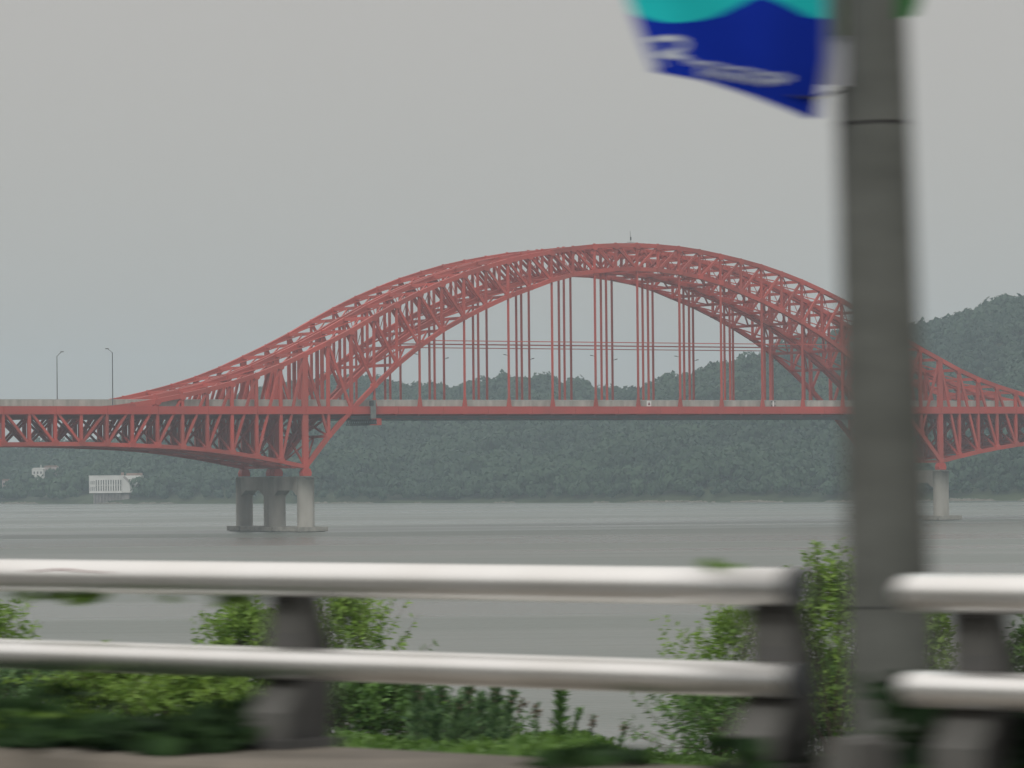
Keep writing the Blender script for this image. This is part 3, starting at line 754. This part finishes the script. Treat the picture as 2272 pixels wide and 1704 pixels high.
# ------------------------------------------------------------------ vegetation on the near bank
def norm(a): return a / np.maximum(np.linalg.norm(a, axis=-1, keepdims=True), 1e-9)
LG = leaf_mat('shrub_leaves_light', (.065, .155, .025), (.27, .42, .08), trans=.35)
LY = leaf_mat('shrub_leaves_yellow_green', (.06, .14, .02), (.24, .38, .065), trans=.35)
LD = leaf_mat('shrub_leaves_dark', (.035, .10, .025), (.15, .29, .065), trans=.3)
LB = leaf_mat('weed_leaves_bluish', (.045, .11, .045), (.17, .29, .12), trans=.3)
LV = leaf_mat('vine_leaves', (.006, .022, .010), (.05, .11, .03), rough=.95, trans=.25)
SEED = leaf_mat('seed_heads', (.10, .085, .06), (.22, .17, .13), trans=.1)
BARK = mat('shrub_bark', (.09, .07, .05), .9, scale=5)
def shoots(base, height, width, nshoot, leaf, nleaf, up=.8, shoot=.55, fill=1.0, topw=.7):
    """returns leaf quads + shoot segments for a shrub of that size"""
    Q, T, seg = [], [], []
    for i in range(nshoot):
        h = (g.uniform(0, 1) ** .75); wid = width * (math.sin(math.pi * (.18 + .82 * min(h, .999))) ** .6 * (1 - h) + topw * h * math.sqrt(max(0, 1 - h ** 3))) 
        a = g.uniform(0, 6.28); rr = math.sqrt(g.uniform(.0, 1)) * wid
        p = np.array([rr * math.cos(a), rr * math.sin(a), h * height * .9])
        outv = np.array([math.cos(a) * rr / max(width, .1), math.sin(a) * rr / max(width, .1), up]) + g.normal(size=3) * .3
        outv /= np.linalg.norm(outv); L = shoot * g.uniform(.5, 1.2)
        if p[2] + outv[2] * L > height * 1.02: L *= .5
        seg.append((p, p + outv * L))
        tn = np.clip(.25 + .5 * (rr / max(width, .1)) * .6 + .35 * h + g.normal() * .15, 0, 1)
        t = g.uniform(0, 1, nleaf)[:, None]; C = p + outv * L * t
        side = norm(np.cross(outv, g.normal(size=(nleaf, 3)))); ax = norm(outv * .6 + side + np.array([0, 0, -.15])); C = C + ax * leaf * .9
        b = norm(np.cross(ax, g.normal(size=(nleaf, 3)))); sc = g.uniform(.6, 1.15, (nleaf, 1)) * leaf
        Q.append(leafquads(C, ax, b, sc, sc * .36)); T.append(np.clip(tn + g.normal(size=nleaf) * .12, 0, 1))
    return np.concatenate(Q), np.concatenate(T), seg
VS = 1.75
def shrub(cx, top, hw, basey, Y, m_, label, dens=1.0, leaf=.055, up=.8, shoot=.55, name='shrub', cat='shrub', topw=.7, group=None):
    Y *= VS; leaf *= VS * .78; shoot *= VS
    b = at(cx, basey, Y); t = at(cx, top, Y); H = t.z - b.z; Wd_ = hw / FPX * Y
    zg = bank_z(b.x, Y) - .05
    r = empty(name, (b.x, Y, zg)); tag(r, label, cat, group)
    n = int(dens * 440 * (H * Wd_ / VS ** 2) ** .8) + 20
    Q, T, seg = shoots(None, H, Wd_, n, leaf, 15, up, shoot, topw=topw)
    off = np.array([0, 0, b.z - zg]); cards('foliage', Q + off, T, m_, r)
    k = MB()
    for i, (p, q) in enumerate(seg):
        if i % 2 == 0: k.tube([p + off, q + off], [.006, .003], 3, False)
    for i in range(9):                           # main stems from the ground
        p, q = seg[g.integers(0, len(seg))]
        md = (p * .5) * np.array([.7, .7, 1]) + off * .5
        k.tube([(g.uniform(-.08, .08), g.uniform(-.08, .08), 0), md, p + off], [.025, .016, .007], 5, False)
    k.build('branches', BARK, r); return r
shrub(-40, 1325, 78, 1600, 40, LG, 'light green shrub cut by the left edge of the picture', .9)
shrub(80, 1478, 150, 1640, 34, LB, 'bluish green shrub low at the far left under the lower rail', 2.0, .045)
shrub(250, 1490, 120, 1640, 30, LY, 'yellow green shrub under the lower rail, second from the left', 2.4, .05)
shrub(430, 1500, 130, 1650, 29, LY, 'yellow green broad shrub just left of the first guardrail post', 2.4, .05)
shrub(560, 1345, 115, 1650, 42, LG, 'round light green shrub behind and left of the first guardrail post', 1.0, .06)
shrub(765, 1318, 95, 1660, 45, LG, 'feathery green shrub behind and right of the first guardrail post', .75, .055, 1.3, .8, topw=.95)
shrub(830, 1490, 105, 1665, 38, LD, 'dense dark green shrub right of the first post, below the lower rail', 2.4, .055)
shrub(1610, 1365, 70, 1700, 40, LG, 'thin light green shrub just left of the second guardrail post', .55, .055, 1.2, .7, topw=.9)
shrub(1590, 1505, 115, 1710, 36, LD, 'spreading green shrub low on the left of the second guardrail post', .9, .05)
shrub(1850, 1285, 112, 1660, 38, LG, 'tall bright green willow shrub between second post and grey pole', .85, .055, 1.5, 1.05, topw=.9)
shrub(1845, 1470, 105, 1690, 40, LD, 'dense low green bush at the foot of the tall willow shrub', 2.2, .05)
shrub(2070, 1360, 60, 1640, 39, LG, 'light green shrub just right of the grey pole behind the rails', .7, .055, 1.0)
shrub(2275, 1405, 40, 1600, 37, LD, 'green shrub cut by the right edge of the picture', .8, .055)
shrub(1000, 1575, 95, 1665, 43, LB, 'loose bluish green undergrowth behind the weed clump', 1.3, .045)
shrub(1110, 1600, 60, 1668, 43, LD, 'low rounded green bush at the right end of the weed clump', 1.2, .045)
def weed(cx, top, basey, Y, lean, m_, label, side=0, seed=False, hw=14, nl=160):
    Y *= VS
    b = at(cx, basey, Y); H = (at(cx, top, Y).z - b.z); zg = bank_z(b.x, Y) - .05; oz = b.z - zg; H += oz
    r = empty('tall_weed', (b.x, Y, zg)); tag(r, label, 'weed', 'tall weeds on the bank')
    ln = lean / FPX * Y; wd = hw / FPX * Y
    tt = g.uniform(.05, 1, nl) ** .8; C = np.stack([ln * tt ** 1.5, 0 * tt, H * tt], 1)
    out_ = g.normal(size=(nl, 3)); out_[:, 2] = np.abs(out_[:, 2]) * .8 + .7; out_ = norm(out_)
    sp = (wd * (1.0 - .65 * tt))[:, None]; C = C + out_ * sp * g.uniform(.05, 1.2, (nl, 1)); bb = norm(np.cross(out_, g.normal(size=(nl, 3))))
    l = g.uniform(.04, .10, (nl, 1)); cards('foliage', leafquads(C, out_, bb, l, l * .3), g.uniform(0, 1, nl), m_, r)
    k = MB().tube([(0, 0, 0), (ln * .35, 0, H * .5), (ln, 0, H)], [.012, .008, .003], 5, False)
    for i in range(6):
        a = g.uniform(.3, .85); u = g.uniform(-1, 1); k.tube([(ln * a ** 1.5, 0, H * a), (ln * a ** 1.5 + u * wd, g.uniform(-.1, .1), H * a + .12)], .003, 3, False)
    k.build('stem', BARK, r)
    if seed:
        n = 40; t = g.uniform(.8, 1.02, n); C = np.stack([ln * t ** 1.5, 0 * t, H * t], 1) + g.normal(size=(n, 3)) * .04
        a = unit(n); b2 = norm(np.cross(a, unit(n))); tag(cards('seed_head', leafquads(C, a, b2, .032, .024), g.uniform(0, 1, n), SEED, r), kind='stuff')
wl = [(925, 1520, 0, 1, 22), (952, 1545, 4, 0, 24), (985, 1528, -5, 1, 20), (1012, 1560, 8, 1, 22), (1040, 1528, 2, 1, 20), (1070, 1548, -4, 0, 24), (1098, 1526, 3, 1, 20),
      (1118, 1540, 22, 1, 16), (1130, 1556, 32, 1, 14), (965, 1590, 0, 0, 34), (1025, 1600, 0, 0, 34), (1085, 1595, 0, 0, 34), (1190, 1565, 2, 1, 6), (1310, 1592, 6, 1, 6), (1372, 1612, 14, 1, 6)]
nm = ['first', 'second', 'third', 'fourth', 'fifth', 'sixth', 'seventh', 'eighth', 'ninth']
for i, (cx, tp, ln, sd, hw) in enumerate(wl):
    if i < 9: lb = 'tall thin feathery weed, %s from the left in the clump below the lower rail' % nm[i]
    elif i < 12: lb = 'short bushy weed at the foot of the weed clump, %s of three' % ('left', 'middle', 'right')[i - 9]
    else: lb = 'single sparse stalk standing alone against the water, %s of three' % ('left', 'middle', 'right')[i - 12]
    weed(cx, tp, 1665, 36 + (i % 3), ln, LB, lb, seed=bool(sd), hw=hw * g.uniform(1.3, 2.2), nl=380 if hw > 15 else 40)
weed(1243, 1522, 1650, 37, 2, LD, 'dark leafy weed standing alone in the gap, left leaning top', hw=30, nl=420)
weed(1262, 1575, 1650, 37, 30, LD, 'short side branch weed leaning right beside the dark leafy weed', hw=14, nl=80)
# low ground cover over the bank
N = 80000
X = g.uniform(-9, 9, N); Y = 92 - 67 * g.uniform(0, 1, N) ** 1.3; X = X * (Y / 34) * .8 + .3
ok = ((X - RA.x) * RN.x + (Y - RA.y) * RN.y) > 1.2; X = X[ok]; Y = Y[ok]; N = len(X)
Zg = np.array([bank_z(a, b) for a, b in zip(X, Y)]); cl = np.array([noise.noise(Vector((a * 1.3, b * .5, 5))) for a, b in zip(X, Y)])
C = np.stack([X, Y, Zg + g.uniform(0, .2, N) * (Y / 80) + np.maximum(cl, -.2) * .2 * (Y / 80)], 1)
A_ = unit(N); A_[:, 2] = np.abs(A_[:, 2]); Bx = norm(np.cross(A_, unit(N))); l = g.uniform(.04, .13, (N, 1))
GC = leaf_mat('ground_cover_leaves', (.035, .095, .018), (.12, .23, .042), trans=.3)
tag(cards('ground_cover', leafquads(C, A_, Bx, l, l * .45), np.clip(.5 + cl * .6 + g.normal(size=N) * .15, 0, 1), GC), 'low green creepers covering the river bank', 'ground cover', kind='stuff')
# vines on the coping and rails
def vine(pts_fn, n, label, size=(.03, .06), name='ivy', m_=LV, tn=(.1, .8)):
    C = np.array([pts_fn() for _ in range(n)], float); A = unit(n); A[:, 2] *= .4; A = norm(A); B = norm(np.cross(A, unit(n) + np.array([0, 0, .5])))
    l = g.uniform(size[0], size[1], (n, 1)); k6 = []
    for a in (0, 1.1, 2.0, 3.14, 4.28, 5.2): 
        f = 1.0 if a in (0, ) else (.72 if a in (1.1, 5.2) else .9)
        k6.append(C + (A * math.cos(a) + B * math.sin(a)) * l * f)
    o = cards(name, np.stack(k6, 1), g.uniform(tn[0], tn[1], n), m_, None, 6); tag(o, label, 'vine', kind='stuff'); return o
def f1():
    s = rs(g.uniform(-250, 620)); e = (g.uniform(0, 1)) ; n = -.55 + .75 * e
    fade = max(0, (s - rs(380)) / (rs(620) - rs(380))); hh = .11 * (1 - fade) * (1 + .6 * math.sin(s * 7))
    if n > -.1 + .3 * math.sin(s * 3.1) or g.uniform() < .35: return tuple(rp(s, min(n, .28), Z_CT + g.uniform(.01, max(.03, hh))))
    return tuple(rp(s, n, Z_CT + g.uniform(.01, .05))) if math.sin(s * 5.3) + math.sin(s * 2.1 + 1) > .1 else tuple(rp(s, .25, Z_CT + g.uniform(0, hh + .02)))
vine(f1, 850, 'dark leafy vine creeping over the coping at the lower left')
def f1b():
    c = g.choice([20, 60, 150, 165, 270, 300, 420, 560]); s = rs(c + g.normal(0, 16)); return tuple(rp(s, -.46 + .5 * g.uniform(), Z_CT + g.uniform(.005, .07)))
vine(f1b, 900, 'loose ivy runners trailing over the top of the coping at the lower left', (.025, .055), tn=(0, 1))
def f1c():
    s = rs(162 + g.normal(0, 16)); return tuple(rp(s, -.5 + .6 * g.uniform(), Z_CT + g.uniform(.03, .09)))
vine(f1c, 130, 'brighter green vine tips on the coping near the lower left corner', (.02, .04), m_=LG, tn=(0, .7))
def f2():
    s = rs(g.normal(1700, 45)); return tuple(rp(s, g.uniform(-.35, .25), Z_CT + g.uniform(.0, .11)))
vine(f2, 50, 'vine leaves round the foot of the second guardrail post')
def f3():
    s = rs(g.normal(1325, 45)); return tuple(rp(s, g.uniform(-.3, .2), Z_CT + abs(g.normal(0, .02)) + .01))
vine(f3, 30, 'flat dark green vine tuft on the coping between the two posts')
def f4():
    s = rs(g.uniform(1840, 2400)); return tuple(rp(s, .16 + g.uniform(0, .35), Z_CT + g.uniform(-.05, .30) * (1 if s < rs(2000) else .8)))
vine(f4, 700, 'dark vine tangle at the foot of the pole behind the right guardrail', tn=(0, .55))
def f5():
    s = rs(g.choice([40, 105, 160, 190, 360, 520, 490]) + g.normal(0, 16)); return tuple(rp(s, g.uniform(0, .05), Z_RU - .062 - abs(g.normal(0, .012))))
vine(f5, 130, 'bright leaf tips hanging just under the upper rail at the left', (.012, .026), m_=LG)
def f6():
    s = rs(g.uniform(1560, 1640)); return tuple(rp(s, g.uniform(-.02, .04), Z_RU + .055 + .012 * (1 - (s - rs(1560)) / (rs(1640) - rs(1560)))))
vine(f6, 14, 'single green leaf spray lying on top of the upper rail', (.018, .03), m_=LG)
def f7():
    s = rs(g.normal(1600, 28)); return tuple(rp(s, .12 + g.uniform(0, .1), Z_RU - .075 - abs(g.normal(0, .03))))
vine(f7, 22, 'few leaves hanging under the upper rail left of the second post', (.014, .028), m_=LG)

# ------------------------------------------------------------------ haze
HZ = bpy.data.materials.new('haze_volume'); HZ.use_nodes = True; n = HZ.node_tree
for q in list(n.nodes):
    if q.type == 'BSDF_PRINCIPLED': n.nodes.remove(q)
pv = n.nodes.new('ShaderNodeVolumePrincipled'); pv.inputs['Color'].default_value = (.72, .865, .975, 1)
pv.inputs['Density'].default_value = .00021; pv.inputs['Anisotropy'].default_value = .2
n.links.new(pv.outputs[0], n.nodes['Material Output'].inputs['Volume'])
hz_o = MB().box((-4700, -300, -2.5), (4700, 6100, 190)).build('haze', HZ); tag(hz_o, 'thin grey river haze', kind='stuff')
